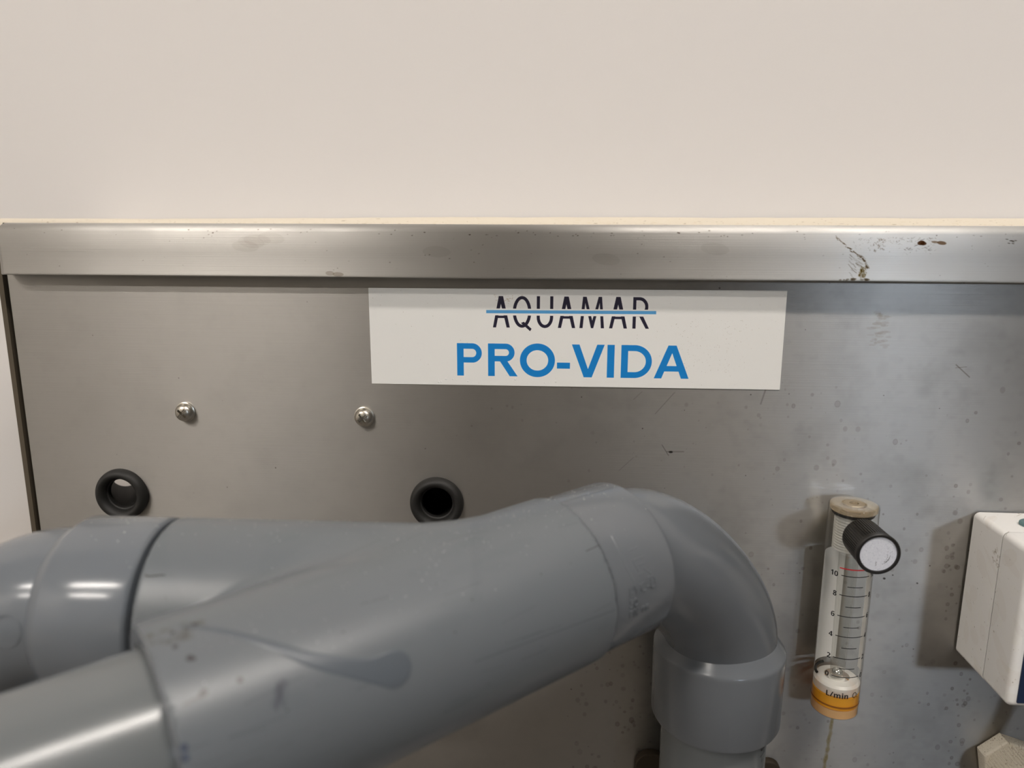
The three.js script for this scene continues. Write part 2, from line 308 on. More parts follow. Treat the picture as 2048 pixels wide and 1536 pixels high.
  for (let i = 0; i <= N; i++) {
    const x = lerp(-0.36, 0.36, i / N), h = lerp(0.0021, 0.0037, sstep(-0.28, 0.0, x)) * (1 + .22 * (blotch[i * 37] - .5)), q = h + .0004;
    const row = [[WZ + .0006, top + h + .0008], [WZ + .0012, top + h], [WZ + .002, top + h * .55], [WZ + .003, x < -.2798 ? top - .004 : top + .0002]];
    row.forEach(([z, y], j) => { sp.push(x, y, z); su.push(i / N, 1 - j / 3); });
  }
  for (let i = 0; i < N; i++) for (let j = 0; j < 3; j++) { const a = i * 4 + j, b = a + 4; si.push(a, a + 1, b, b, a + 1, b + 1); }
  const sb = part('sealant_bead', finish(sp, su, si, 1.2), M.sealant, scene, P(0, 0, 0));
  sb.userData = { label: 'thin yellowed sealant bead with grime between white wall and steel rail', category: 'sealant' };
}

// ------------------------------------------------------------------ the printed label
{
  const w = 202, h = 48, K = 2048 / w, [c, g] = canvas(2048, Math.round(h * K));
  g.scale(K, K); g.fillStyle = '#f4f3ef'; g.fillRect(0, 0, w, h);
  const navy = '#1d1830', blue = '#0a86d6', bar = '#58a2d8';
  const poly = (...pts) => { g.beginPath(); pts.forEach(([x, y], i) => (i ? g.lineTo(x, y) : g.moveTo(x, y))); g.closePath(); g.fill(); };
  // upper word in tall narrow letters, cut by a bar with a white gap under it
  g.strokeStyle = g.fillStyle = navy; g.lineWidth = 1.45; g.lineCap = 'butt'; g.lineJoin = 'miter';
  const S = (f) => { g.beginPath(); f(); g.stroke(); };
  const A = (x0, x1, y0, y1) => { const m = (x0 + x1) / 2 - .2, q = .95; poly([x0, y1], [x0 + 1.5, y1], [m + .35, y0 + 1.9], [m - .35 + 1.05, y0], [m - 1.05, y0]); poly([x1, y1], [x1 - 1.55, y1], [m - .45, y0 + 1.9], [m - 1.05, y0], [m + 1.05, y0]); g.fillRect(lerp(m, x0, .62), y0 + 9.5, (x1 - x0) * .62, 1.15); };
  A(61.6, 69.9, 3.6, 18.9);
  g.lineWidth = 1.5; S(() => g.ellipse(75.9, 11.2, 3.75, 6.95, 0, 0, 7)); poly([75.4, 16.6], [76.8, 16.0], [80.6, 19.4], [79.9, 20.6]);
  S(() => { g.moveTo(83.85, 3.5); g.lineTo(83.85, 13.6); g.ellipse(87.1, 13.6, 3.25, 4.6, 0, Math.PI, 0, true); g.lineTo(90.35, 3.5); });
  A(93.5, 101.9, 3.6, 18.85);
  poly([104.0, 18.8], [105.5, 18.8], [106.6, 6.5], [109.6, 18.8], [110.7, 18.8], [113.6, 6.5], [114.4, 18.8], [115.9, 18.8], [114.6, 3.6], [113.0, 3.6], [110.15, 15.2], [107.2, 3.6], [105.5, 3.6]);
  A(118.4, 127.0, 3.6, 18.8);
  S(() => { g.moveTo(130.4, 18.8); g.lineTo(130.4, 4.35); g.lineTo(132.6, 4.35); g.ellipse(132.6, 8.3, 3.6, 3.95, 0, -Math.PI / 2, Math.PI / 2); g.lineTo(130.4, 12.25); });
  poly([132.6, 12.6], [134.2, 12.0], [137.6, 18.8], [136.0, 18.8]);
  g.fillStyle = '#f4f3ef'; g.fillRect(57, 9.6, 86, 3.35);
  g.fillStyle = bar; g.save(); g.translate(58.3, 10.4); g.rotate(-.0024); g.fillRect(0, 0, 82.5, 1.55); g.restore();
  // lower word in heavy blue letters
  g.fillStyle = g.strokeStyle = blue;
  const sw = 3.3, t0 = 26.9, b0 = 43.2;
  const RP = (x, wd, leg) => { g.fillRect(x, t0, sw, b0 - t0); g.lineWidth = 2.75; const mid = t0 + (leg ? 8.9 : 9.7); S(() => { const rr = (mid - t0 - 2.75) / 2; g.moveTo(x + 2, t0 + 1.375); g.lineTo(x + wd - rr - 1.4, t0 + 1.375); g.arc(x + wd - rr - 1.4, t0 + 1.375 + rr, rr, -Math.PI / 2, Math.PI / 2); g.lineTo(x + 2, t0 + 1.375 + 2 * rr); }); if (leg) poly([x + 5.6, mid - .6], [x + 8.6, mid - 1.6], [x + 14.7, b0], [x + 10.8, b0]); };
  RP(43.6, 12.4, false); RP(59.1, 13.2, true);
  g.lineWidth = 3.3; S(() => g.ellipse(83.6, 35.05, 7.0, 6.75, 0, 0, 7));
  g.fillRect(93.3, 36.0, 6.4, 3.0);
  poly([100.5, t0], [104.2, t0], [108.6, 39.1], [112.9, t0], [116.5, t0], [110.5, b0], [106.6, b0]);
  g.fillRect(117.9, t0, 3.5, b0 - t0);
  g.lineWidth = 2.9; g.fillRect(124.7, t0, sw, b0 - t0); S(() => { g.moveTo(126.5, t0 + 1.45); g.lineTo(131.2, t0 + 1.45); g.ellipse(131.2, 35.05, 7.0, 6.7, 0, -Math.PI / 2, Math.PI / 2); g.lineTo(126.5, b0 - 1.45); });
  poly([140.9, b0], [144.5, b0], [149.35, 30.6], [154.1, b0], [157.8, b0], [151.3, t0], [147.4, t0]); g.fillRect(145.4, 37.0, 8.0, 2.7);
  // specks of dirt and pin-prick bubbles
  for (let i = 0; i < 420; i++) { const right = rnd() < .45; g.beginPath(); g.arc(right ? lerp(150, 185, rnd()) : rnd() * w, right ? lerp(14, 40, rnd()) : rnd() * h, lerp(.05, .16, rnd()), 0, 7); g.fillStyle = `rgba(120,104,78,${lerp(.1, .5, rnd())})`; g.fill(); }
  for (let i = 0; i < 30; i++) { g.beginPath(); g.ellipse(62 + rnd() * 14, 3 + rnd() * 3, lerp(.1, .6, rnd()), .2, 0, 0, 7); g.fillStyle = 'rgba(150,122,80,.25)'; g.fill(); }
  const bumps = noiseGrid(512, 128, 24, 6, 3, 77);
  const geo = new RoundedBoxGeometry(0.202, 0.0482, 0.00024, 2, 0.0001);
  const p = geo.attributes.position, uv = geo.attributes.uv; for (let i = 0; i < p.count; i++) uv.setXY(i, p.getX(i) / .202 + .5, p.getY(i) / .0482 + .5);
  M.label = std({ map: tex(c), color: lin(.96, .96, .96), roughness: 0.42, bumpMap: dataTex(512, 128, (i) => { const v = 255 * bumps[i]; return [v, v, v]; }, false), bumpScale: 0.00012 });
  const t = thing('printed_label', P(0.0055, -0.05285, 0.0002), 'white printed label with dark AQUAMAR and blue PRO-VIDA lettering on the steel panel', 'label');
  t.rotation.z = 0.0022;
  part('sheet', geo, M.label, t);
  // a few trapped bubbles along the lower edge of the print
  const bub = []; for (let i = 0; i < 16; i++) { const b = new THREE.SphereGeometry(lerp(.0002, .00055, rnd()), 10, 8); b.scale(1, 1, .3); b.translate(lerp(-.07, -.005, rnd()), lerp(-.0228, -.0206, rnd()), .00012); bub.push(b); }
  M.bubble = std({ color: lin(.88, .88, .85), roughness: .3 });
  const bm = part('bubbles', mergeGeometries(bub), M.bubble, t); bm.userData.kind = 'stuff';
}

// ------------------------------------------------------------------ two pan-head screws and two grommets
{
  const ev = new Evaluator(); ev.useGroups = false; ev.attributes = ['position', 'normal'];
  const headProfile = [[0.0004, 0.0045], [0.0016, 0.0046], [0.0026, 0.0044], [0.0036, 0.0038], [0.0043, 0.0027], [0.0046, 0.0013], [0.00465, 0.0001]];
  const lp = [V(0, -.001, 0), ...headProfile.map(([z, r]) => V(r, z, 0))].map((v) => new THREE.Vector2(Math.max(v.x, 0), v.y));
  lp[0].x = 0; lp.splice(1, 0, new THREE.Vector2(0.0046, -.001)); lp[lp.length - 1].x = 0;
  const head = new THREE.LatheGeometry(lp, 48); head.rotateX(Math.PI / 2);
  const bar = (a) => { const b = new THREE.BoxGeometry(0.0054, 0.00125, 0.004); b.rotateZ(a); b.translate(0, 0, 0.0042); return new Brush(b); };
  const tip = new THREE.ConeGeometry(.0013, .003, 12); tip.rotateX(-Math.PI / 2); tip.translate(0, 0, .0028);
  let hb = new Brush(mergeVertices(head)); hb.updateMatrixWorld();
  for (const b of [bar(.5), bar(.5 + Math.PI / 2)]) { b.updateMatrixWorld(); hb = ev.evaluate(hb, b, SUBTRACTION); hb.updateMatrixWorld(); }
  const hg = creased(hb.geometry.index ? hb.geometry.toNonIndexed() : hb.geometry, 0.6);
  const wash = turned(frame(V(0, 0, 0), V(0, 0, 1)), [[-0.0005, .0030], [-0.0005, 0.0050], [0.0006, 0.0052], [0.0009, 0.0047], [0.0009, 0.003]], 40, .4);
  M.screw = std({ color: lin(0.55, 0.515, 0.45), metalness: 1, roughness: 0.33 });
  const make = (name, x, y, turn, label) => { const t = thing(name, P(x, y, 0.0002), label, 'screw', 'pan-head screws on the panel'); const h = part('screw_head', hg, M.screw, t); h.rotation.z = turn; part('washer', wash, M.screw, t); return t; };
  make('pan_head_screw', -0.1940, -0.0938, 0.35, 'left one of two small cross-head screws, above the grommet with the white glint');
  make('pan_head_screw_001', -0.0999, -0.0944, 0.1, 'right one of two small cross-head screws, nearer the printed label');
  const prof = []; // a fat rubber ring with a throat through the sheet
  const R = 0.0140, ri = 0.0081;
  for (let i = 0; i <= 14; i++) { const a = (-20 + i / 14 * 200) * D2R; prof.push([0.0006 + 0.0042 * Math.max(Math.sin(a), -.2), (R + ri + .0006) / 2 + (R - ri - .0006) / 2 * Math.cos(a)]); }
  prof.push([0.0002, ri], [-0.0024, ri], [-0.0034, ri + .0006], [-0.0038, 0.0118], [-0.0022, 0.0120], [-0.0016, 0.0092], [0.0001, 0.0092], [0.0001, 0.0134]);
  const gg = turned(frame(V(0, 0, 0), V(0, 0, 1)), prof, 64, 0.7);
  [['rubber_grommet', 0, 'black rubber grommet at far left, white glint visible through its hole'], ['rubber_grommet_001', 1, 'black rubber grommet with a dark hole just above the pipe fork']].forEach(([n, i, l]) => {
    const t = thing(n, P(HOLES[i][0], HOLES[i][1], 0), l, 'grommet', 'rubber grommets in the panel'); part('ring', gg, M.rubber, t);
    if (!i) part('sleeve', turned(frame(V(0, 0, 0), V(.56, .09, 1)), [[-.0535, .0086], [-.004, .0086], [-.004, .0094], [-.0535, .0094], [-.0535, .0086]], 48, .5), M.rubber, t, null, 'black sleeve leading back from the grommet');
    else part('sleeve', turned(frame(V(0, 0, 0), V(.1, .19, 1)), [[-.060, .0001], [-.060, .0086], [-.004, .0086], [-.004, .0094], [-.061, .0094], [-.061, .0001]], 48, .5), M.rubber, t, null, 'closed black sleeve behind the grommet');
  });
}

// ------------------------------------------------------------------ the grey plastic pipework
const font = await new FontLoader().loadAsync('fonts/droid/droid_sans_regular.typeface.json');
const fontB = await new FontLoader().loadAsync('fonts/droid/droid_sans_bold.typeface.json');
// text wrapped round a turned surface: s runs along the axis (dir +-1), letters stand out of the surface by depth
function wrapText(str, size, depth, f, t0, a0, r, turn, fnt = font, sx = 1) {
  const g = new TextGeometry(str, { font: fnt, size, depth, curveSegments: 4, bevelEnabled: false });
  const p = g.attributes.position, c = Math.cos(turn), s = Math.sin(turn);
  for (let i = 0; i < p.count; i++) {
    const x = p.getX(i) * sx, y = p.getY(i), z = p.getZ(i), tt = t0 + c * x - s * y, aa = a0 - (s * x + c * y) / r;
    const q = f.at(tt, aa, r + z); p.setXYZ(i, q.x, q.y, q.z);
  }
  g.deleteAttribute('uv'); g.computeVertexNormals(); return g;
}
{
  const A = P(-0.1266, -0.137, 0.2101), dm = V(0.7594, 0.0374, -0.6496).normalize();   // axis of the run that comes towards the camera
  const J = P(-0.0299, -0.1322, 0.1273), db = V(-Math.cos(.0524), .0163, Math.sin(.0524)).normalize(); // its branch, along the panel
  const RX = 0.0772, RZ = 0.0348;                                                       // the riser
  const base = V(RX, 0, RZ);
  const asm = thing('pipe_assembly', base, 'grey plastic pipework of fork, elbows and riser glued together, in front of the steel panel', 'pipe');
  const put = (name, geo, mat, parent, label) => { geo.translate(-base.x, -base.y, -base.z); return part(name, geo, mat, parent || asm, null, label); };
  const fm = frame(A, dm), fb = frame(J, db);

  // the 45 degree fork as one smooth surface
  const R1 = 0.0318, R2 = 0.031, T0 = 0.0257, T1 = 0.1676, B1 = 0.104, K = 0.0052;
  const tmp = V(), cap = (p, f, t0, t1, r) => {
    tmp.subVectors(p, f.o); const t = tmp.dot(f.ax), q = Math.sqrt(Math.max(tmp.lengthSq() - t * t, 0)), rd = 0.0009;
    const dx = q - r + rd, dy = Math.abs(t - (t0 + t1) / 2) - (t1 - t0) / 2 + rd;
    return Math.min(Math.max(dx, dy), 0) + Math.hypot(Math.max(dx, 0), Math.max(dy, 0)) - rd;
  };
  const smin = (a, b, k) => { const h = Math.max(k - Math.abs(a - b), 0) / k; return Math.min(a, b) - h * h * k * .25; };
  const sdf = (p) => smin(cap(p, fm, T0, T1, R1), cap(p, fb, 0, B1, R2), K);
  const grad = (p, out) => { const e = 0.00015, q = p.clone(); out.x = sdf(q.set(p.x + e, p.y, p.z)) - sdf(q.set(p.x - e, p.y, p.z)); out.y = sdf(q.set(p.x, p.y + e, p.z)) - sdf(q.set(p.x, p.y - e, p.z)); out.z = sdf(q.set(p.x, p.y, p.z + e)) - sdf(q.set(p.x, p.y, p.z - e)); return out.normalize(); };
  const onFork = (t, a, lift) => { const p = fm.at(t, a, R1), n = V(); for (let i = 0; i < 4; i++) { grad(p, n); p.addScaledVector(n, -(sdf(p) - lift)); } return p; };
  {
    const lo = V(-0.142, Y0 - .171, .045), hi = V(.036, Y0 - .096, .228), N = 120, sz = V().subVectors(hi, lo);
    const mc = new MarchingCubes(N, new THREE.MeshStandardMaterial(), false, false, 400000); mc.isolation = 0;
    const p = V();
    for (let k = 0; k < N; k++) for (let j = 0; j < N; j++) for (let i = 0; i < N; i++) { p.set(lo.x + sz.x * i / N, lo.y + sz.y * j / N, lo.z + sz.z * k / N); mc.field[i + j * N + k * N * N] = -sdf(p); }
    mc.update();
    const n = mc.count ?? mc.geometry.drawRange.count, pos = new Float32Array(n * 3), nor = new Float32Array(n * 3), uv = new Float32Array(n * 2), nn = V(), w = V();
    for (let i = 0; i < n; i++) {
      // MarchingCubes gives positions in -1..1
      p.set(lo.x + sz.x * (mc.positionArray[i * 3] + 1) / 2, lo.y + sz.y * (mc.positionArray[i * 3 + 1] + 1) / 2, lo.z + sz.z * (mc.positionArray[i * 3 + 2] + 1) / 2);
      for (let s = 0; s < 2; s++) { grad(p, nn); p.addScaledVector(nn, -sdf(p)); }
      grad(p, nn); pos.set([p.x, p.y, p.z], i * 3); nor.set([nn.x, nn.y, nn.z], i * 3);
      w.subVectors(p, A); uv[i * 2] = w.dot(fm.ax); uv[i * 2 + 1] = Math.atan2(w.dot(fm.e2), w.dot(fm.e1)) / (2 * Math.PI) + .5;
    }
    for (let i = 0; i < n; i += 3) { // drop slivers' seam jump and keep triangles facing outwards
      const v = [0, 1, 2].map((q) => uv[(i + q) * 2 + 1]); if (Math.max(...v) - Math.min(...v) > .5) for (let q = 0; q < 3; q++) if (uv[(i + q) * 2 + 1] < .5) uv[(i + q) * 2 + 1] += 1;
    }
    const g = new THREE.BufferGeometry(); g.setAttribute('position', new THREE.BufferAttribute(pos, 3)); g.setAttribute('normal', new THREE.BufferAttribute(nor, 3)); g.setAttribute('uv', new THREE.BufferAttribute(uv, 2));
    // own finish of the fork: handling scuffs, glue specks, brown dirt near the open socket
    const [c, x] = canvas(1024, 1024), [cr, xr] = canvas(1024, 1024); x.fillStyle = '#f4f6f6'; x.fillRect(0, 0, 1024, 1024); xr.fillStyle = 'rgb(0,196,0)'; xr.fillRect(0, 0, 1024, 1024);
    const U = (t) => t / .18 * 1024, W = (deg) => (1 - (deg / 360 + .5)) * 1024, mm = 1024 / 180, md = 1024 / (2 * Math.PI * 31.8);
    for (let i = 0; i < 260; i++) { const a = rnd() < .5; x.beginPath(); x.ellipse(rnd() * 1024, rnd() * 1024, lerp(10, 70, rnd()), lerp(2, 14, rnd()), (rnd() - .5) * .3, 0, 7); x.fillStyle = a ? 'rgba(255,255,255,.05)' : 'rgba(170,180,186,.06)'; x.fill(); }
    for (let i = 0; i < 200; i++) { xr.beginPath(); xr.ellipse(rnd() * 1024, rnd() * 1024, lerp(8, 60, rnd()), lerp(2, 12, rnd()), (rnd() - .5) * .3, 0, 7); xr.fillStyle = `rgba(0,${rnd() < .5 ? 235 : 150},0,.16)`; xr.fill(); }
    const dot = (t, deg, r, s) => { x.beginPath(); x.ellipse(U(t), W(deg), r * mm, r * md, rnd(), 0, 7); x.fillStyle = s; x.fill(); };
    for (const [t, d, r] of [[.0314, 16.8, .7], [.0336, 25.9, .9], [.0345, 27, .5], [.043, 44.4, .8], [.0343, 43.9, .9], [.0335, 44.2, .6], [.036, 5.9, 1.0], [.0375, 6.6, 1.2], [.0321, 6.8, .7]]) dot(t, d, r, 'rgba(78,66,58,.55)');
    for (let i = 0; i < 40; i++) dot(.0265 + rnd() * .014, 2 + rnd() * 12, lerp(.3, 1.3, rnd()), 'rgba(120,98,72,.12)');
    for (let i = 0; i < 9; i++) { x.beginPath(); x.moveTo(U(.029 + i * .0006), W(45.6 - i * .2)); x.lineTo(U(.0295 + i * .0006), W(46)); x.lineWidth = .6 * mm; x.strokeStyle = 'rgba(90,80,74,.4)'; x.stroke(); }
    for (let i = 0; i < 14; i++) { const d0 = 50 + rnd() * 3; x.beginPath(); x.moveTo(U(.0545 - rnd() * .004), W(d0)); x.lineTo(U(.0515 - rnd() * .003), W(d0 + 4 + rnd() * 10)); x.lineWidth = lerp(.3, 1.1, rnd()) * mm; x.strokeStyle = 'rgba(110,112,120,.13)'; x.stroke(); }
    for (let i = 0; i < 160; i++) dot(rnd() * .18, rnd() * 360 - 180, lerp(.1, .3, rnd()), rnd() < .5 ? 'rgba(60,58,56,.5)' : 'rgba(255,255,255,.5)');
    for (let i = 0; i < 10; i++) dot(.0268 + rnd() * .0014, lerp(62, 92, rnd()), lerp(.4, 1.1, rnd()), 'rgba(30,48,104,.28)');
    x.lineWidth = .35 * mm; x.strokeStyle = 'rgba(110,118,126,.3)'; x.beginPath(); x.moveTo(U(.108), W(80)); x.lineTo(U(.166), W(86.5)); x.stroke();
    for (let i = 0; i < 60; i++) { const t = rnd() * .14 + .02, d = lerp(-20, 120, rnd()); x.beginPath(); x.moveTo(U(t), W(d)); x.lineTo(U(t + lerp(.003, .02, rnd())), W(d + (rnd() - .5) * 5)); x.lineWidth = lerp(.1, .5, rnd()) * mm; x.strokeStyle = rnd() < .5 ? 'rgba(255,255,255,.14)' : 'rgba(100,108,114,.16)'; x.stroke(); }
    const mk = (cc, sr) => { const t = tex(cc, sr, [1 / .18, 1]); return t; };
    M.fork = std({ color: lin(...PVC), map: mk(c, true), roughness: 0.47, roughnessMap: mk(cr, false), ior: 1.53 });
    const fork = put('pipe_fork', g, M.fork, asm, 'wide forked fitting with a dried glue run across it');
    // the run of pipe cement, from the crown of the socket down to a round drop
    const path = [[.0349, 4, .55], [.0442, 18.7, .85], [.0525, 33.1, 1.2], [.0612, 47, 1.9], [.0706, 57.5, 2.6], [.0768, 63.0, 3.4], [.0826, 66.4, 5.2]].map(([t, d, w]) => V(t * 1000, d * D2R * 31.8, w));
    const curve = new THREE.CatmullRomCurve3(path), pts = curve.getPoints(60);
    const field = (u, v) => { let m = -9; for (const q of pts) m = Math.max(m, q.z - Math.hypot(u - q.x, v - q.y)); return m; };
    const gp = [], gi = [], id = new Map(), st = .4, vtx = (i, j) => { const key = i * 1000 + j; if (!id.has(key)) { const u = 30 + i * st, v = -2 + j * st, hgt = sstep(-.3, .5, field(u, v)), q = onFork(u / 1000, v / 31.8, .00024 * hgt - .00006); id.set(key, gp.length / 3); gp.push(q.x, q.y, q.z); } return id.get(key); };
    for (let i = 0; i < 160; i++) for (let j = 0; j < 120; j++) { if (field(30 + (i + .5) * st, -2 + (j + .5) * st) < -.7) continue; const a = vtx(i, j), b = vtx(i + 1, j), cc = vtx(i, j + 1), dd = vtx(i + 1, j + 1); gi.push(a, b, cc, b, dd, cc); }
    const dg = new THREE.BufferGeometry(); dg.setAttribute('position', new THREE.Float32BufferAttribute(gp, 3)); dg.setIndex(gi); dg.computeVertexNormals();
    put('cement_run', dg, M.cement, fork, 'smooth run of dried pipe cement ending in a round drop');
    // a short pen tick by the elbow
    const pm = (fn, a, b, w, n = 8) => { const q = [], ix = []; for (let i = 0; i <= n; i++) { const t = lerp(a[0], b[0], i / n), an = lerp(a[1], b[1], i / n) * D2R, da = w / .0318 / 2; for (const s of [-1, 1]) { const v = fn(t, an + s * da); q.push(v.x, v.y, v.z); } if (i < n) { const k = i * 2; ix.push(k, k + 1, k + 2, k + 1, k + 3, k + 2); } } const g2 = new THREE.BufferGeometry(); g2.setAttribute('position', new THREE.Float32BufferAttribute(q, 3)); g2.setIndex(ix); g2.computeVertexNormals(); return g2; };
    put('pen_mark', pm((t, a) => onFork(t, a, .00005), [.1605, 45.8], [.1671, 45.1], .0004), M.pen, fork);
    asm.userData.pm = undefined; delete asm.userData.pm;
    M._pm = pm;
  }
  // straight pipe into the near socket, out of the frame at lower left, closed by a cap
  put('pipe', turned(fm, [[-.34, .0001], [-.34, .025], [T0 + .004, .025]], 72), M.pvcPipe);
  put('socket_rim', turned(fm, [[T0 + .001, .0252], [T0 - .0004, .0262], [T0 - .0004, R1 - .0012], [T0 + .0004, R1 - .0005]], 72), M.pvc);

  // the elbow that turns the run down into the riser
  {
    const ts = .198, B = V(RX, Y0 - .1895, RZ), S0 = fm.at(.2008, 0, 0), L1 = .2694 - .2008, L2 = .0624;
    const bend = pipeAlong(new THREE.CubicBezierCurve3(S0, S0.clone().addScaledVector(dm, L1 * .34), B.clone().add(V(0, L2 * .30, 0)), B), .0262, 48, 72);
    const s1 = turned(fm, [[.1680, .02], [.1680, .0303], [.1682, .0306], [.1690, .0307], [.1972, .0307], [.1979, .0305], [.1984, .0301], [.2004, .0268], [.2010, .0262], [.2016, .0255]], 96);
    const fv = frame(V(RX, Y0, RZ), V(0, -1, 0));
    const s2 = turned(fv, [[.1868, .0255], [.1872, .0262], [.1880, .0267], [.1924, .0297], [.1930, .0302], [.1938, .0305], [.1950, .0306], [.2290, .0303], [.2305, .0296], [.2313, .0284], [.2313, .0262], [.2285, .0255]], 96);
    const strip = (g) => { const q = g.index ? g.toNonIndexed() : g; for (const k of Object.keys(q.attributes)) if (!['position', 'normal', 'uv'].includes(k)) q.deleteAttribute(k); return q; };
    const el = put('elbow_fitting', mergeGeometries([bend, s1, s2].map(strip)), M.pvc, asm, 'large elbow turning down into the riser, moulded PVC-U marking on its socket');
    // raised moulded marking: a corner bracket, letters, sizes
    const mk = [], up = Math.PI / 2;
    mk.push(wrapText('PVC-U', .0034, .00045, fm, .1738, 84.0 * D2R, .0306, 0, font, 1.08));
    mk.push(wrapText('50', .0028, .00045, fm, .1738, 91.5 * D2R, .0306, 0, font, 1.0));
    mk.push(wrapText('PN 16', .0028, .00045, fm, .1738, 99.5 * D2R, .0306, 0, font, 1.0));
    put('moulded_marking', mergeGeometries(mk), M.pvc, el);
    const em = []; // the faint emblem: bracket line and a zigzag of strokes
    const stroke = (t0, a0, t1, a1, w) => { const n = 10, q = [], ix = [], d = Math.hypot((t1 - t0), (a1 - a0) * D2R * .0306), ox = -(a1 - a0) * D2R * .0306 / d * w / 2, oy = (t1 - t0) / d * w / 2; for (let i = 0; i <= n; i++) { const t = lerp(t0, t1, i / n), a = lerp(a0, a1, i / n) * D2R; [[1, 0.00002], [.6, .00022], [-.6, .00022], [-1, .00002]].forEach(([s, h]) => { const v = fm.at(t + ox * s, a + oy * s / .0306, .0306 + h); q.push(v.x, v.y, v.z); }); if (i < n) for (let k = 0; k < 3; k++) { const b = i * 4 + k; ix.push(b, b + 4, b + 1, b + 1, b + 4, b + 5); } } const g2 = new THREE.BufferGeometry(); g2.setAttribute('position', new THREE.Float32BufferAttribute(q, 3)); g2.setIndex(ix); g2.computeVertexNormals(); return g2; };
    em.push(stroke(.1752, 42, .1752, 64, .0012), stroke(.1752, 64, .1772, 76, .0009), stroke(.1790, 62, .1845, 62, .0008), stroke(.1790, 62, .1805, 70, .0008), stroke(.1805, 66, .1840, 66, .0007), stroke(.1800, 72, .1825, 72, .0008), stroke(.1830, 69, .1862, 75, .0008), stroke(.1835, 76.5, .1868, 76.5, .0008), stroke(.1790, 55, .1835, 55, .0007));
    put('moulded_emblem', mergeGeometries(em), M.pvc, el);
    const onEl = (t, a) => fm.at(t, a, .03072);
    put('pen_mark', M._pm(onEl, [.1690, -.5], [.1975, 1.8], .0004, 14), M.pen, el); delete M._pm;
    // riser with black printing along it
    const rs = put('riser_pipe', turned(fv, [[.226, .0250], [Y0 - .0005, .0250], [Y0 - .0005, .0001]], 72), M.pvcPipe);
    const ft = frame(V(RX, Y0, RZ), V(0, -1, 0));
    // frame(-y): e1 = +z, e2 = ax x e1
    const side = 47 * D2R * Math.sign(ft.e2.x);
    const pg = wrapText('B81-', .0052, .00004, ft, .2305, side - .02, .02502, 0);
    put('pipe_printing', pg, M.ink, rs);
  }
  // the far elbow on the end of the branch: gap, socket, bend turning down
  {
    put('nipple', turned(fb, [[B1 - .004, .0250], [.112, .0250]], 64), M.pvcPipe);
    const s = .1062, e = .1352;
    const soc = turned(fb, [[s + .004, .0252], [s, .0262], [s, .0300], [s + .0008, .0308], [s + .0016, .0310], [e - .0014, .0310], [e - .0006, .0307], [e + .0034, .0278], [e + .0040, .0272], [e + .0046, .0262]], 96);
    const S0 = fb.at(e + .0032, 0, 0), dn = V(-.05, -1, .05).normalize(), L = .036, E = S0.clone().addScaledVector(fb.ax, L).addScaledVector(dn, L);
    const bend = pipeAlong(new THREE.CubicBezierCurve3(S0, S0.clone().addScaledVector(fb.ax, L * .56), E.clone().addScaledVector(dn, -L * .56), E), .0270, 40, 72);
    const fe = frame(E, dn), soc2 = turned(fe, [[-.0006, .0268], [.002, .03], [.003, .0307], [.034, .0305], [.034, .0255]], 72);
    const strip = (g) => { const q = g.index ? g.toNonIndexed() : g; for (const k of Object.keys(q.attributes)) if (!['position', 'normal', 'uv'].includes(k)) q.deleteAttribute(k); return q; };
    const el = put('elbow_fitting', mergeGeometries([soc, bend, soc2].map(strip)), M.pvcShine, asm, 'glossier elbow at the left end of the branch');
    const ring = new THREE.TorusGeometry(.0052, .00018, 6, 40); const rp = ring.attributes.position; // moulded circle on its flank
    for (let i = 0; i < rp.count; i++) { const q = fb.at(.1450 + rp.getX(i) * .9, -80 * D2R + rp.getY(i) / .0272, .0271 + rp.getZ(i)); rp.setXYZ(i, q.x, q.y, q.z); }
    ring.computeVertexNormals(); put('moulded_ring', ring, M.pvcShine, el);
    const lint = new THREE.CatmullRomCurve3([0, 1, 2, 3, 4].map((i) => fb.at(lerp(.1022, .0958, i / 4), (-43.5 + [0, -.6, -.3, .2, .3][i]) * D2R, .0312)));
    put('lint', pipeAlong(lint, .00013, 12, 6), std({ color: lin(.05, .045, .03), roughness: .9 }));
    const down = new THREE.LineCurve3(fe.at(.03, 0, 0), fe.at(.03, 0, 0).addScaledVector(dn, .5));
    put('down_pipe', pipeAlong(down, .025, 2, 64), M.pvcPipe);
  }
  // dust and grit lying along the crowns of the pipes
  {
    const n = 330, g = new THREE.IcosahedronGeometry(1, 0), m = std({ color: lin(.85, .83, .78), roughness: .8 });
    const im = new THREE.InstancedMesh(g, m, n); im.name = 'dust'; im.userData.kind = 'stuff'; const mt = new THREE.Matrix4(), q = new THREE.Quaternion();
    for (let i = 0; i < n; i++) {
      const k = rnd(), gs = (rnd() + rnd() + rnd() - 1.5) * 34 * D2R; let p;
      if (k < .42) p = onFork(lerp(.10, .167, rnd()), gs + 0.1, 0); else if (k < .55) p = fm.at(lerp(.169, .197, rnd()), gs, .0307); else if (k < .85) p = fb.at(lerp(.03, .134, rnd()), gs, .0311); else p = onFork(lerp(.03, .11, rnd()), gs + .5, 0);
      const s = lerp(.00006, .00018, rnd() * rnd()); q.setFromEuler(new THREE.Euler(rnd() * 6, rnd() * 6, rnd() * 6)); p.sub(base); mt.compose(p, q, V(s, s * .7, s * 1.3)); im.setMatrixAt(i, mt);
    }
    asm.add(im);
  }
}

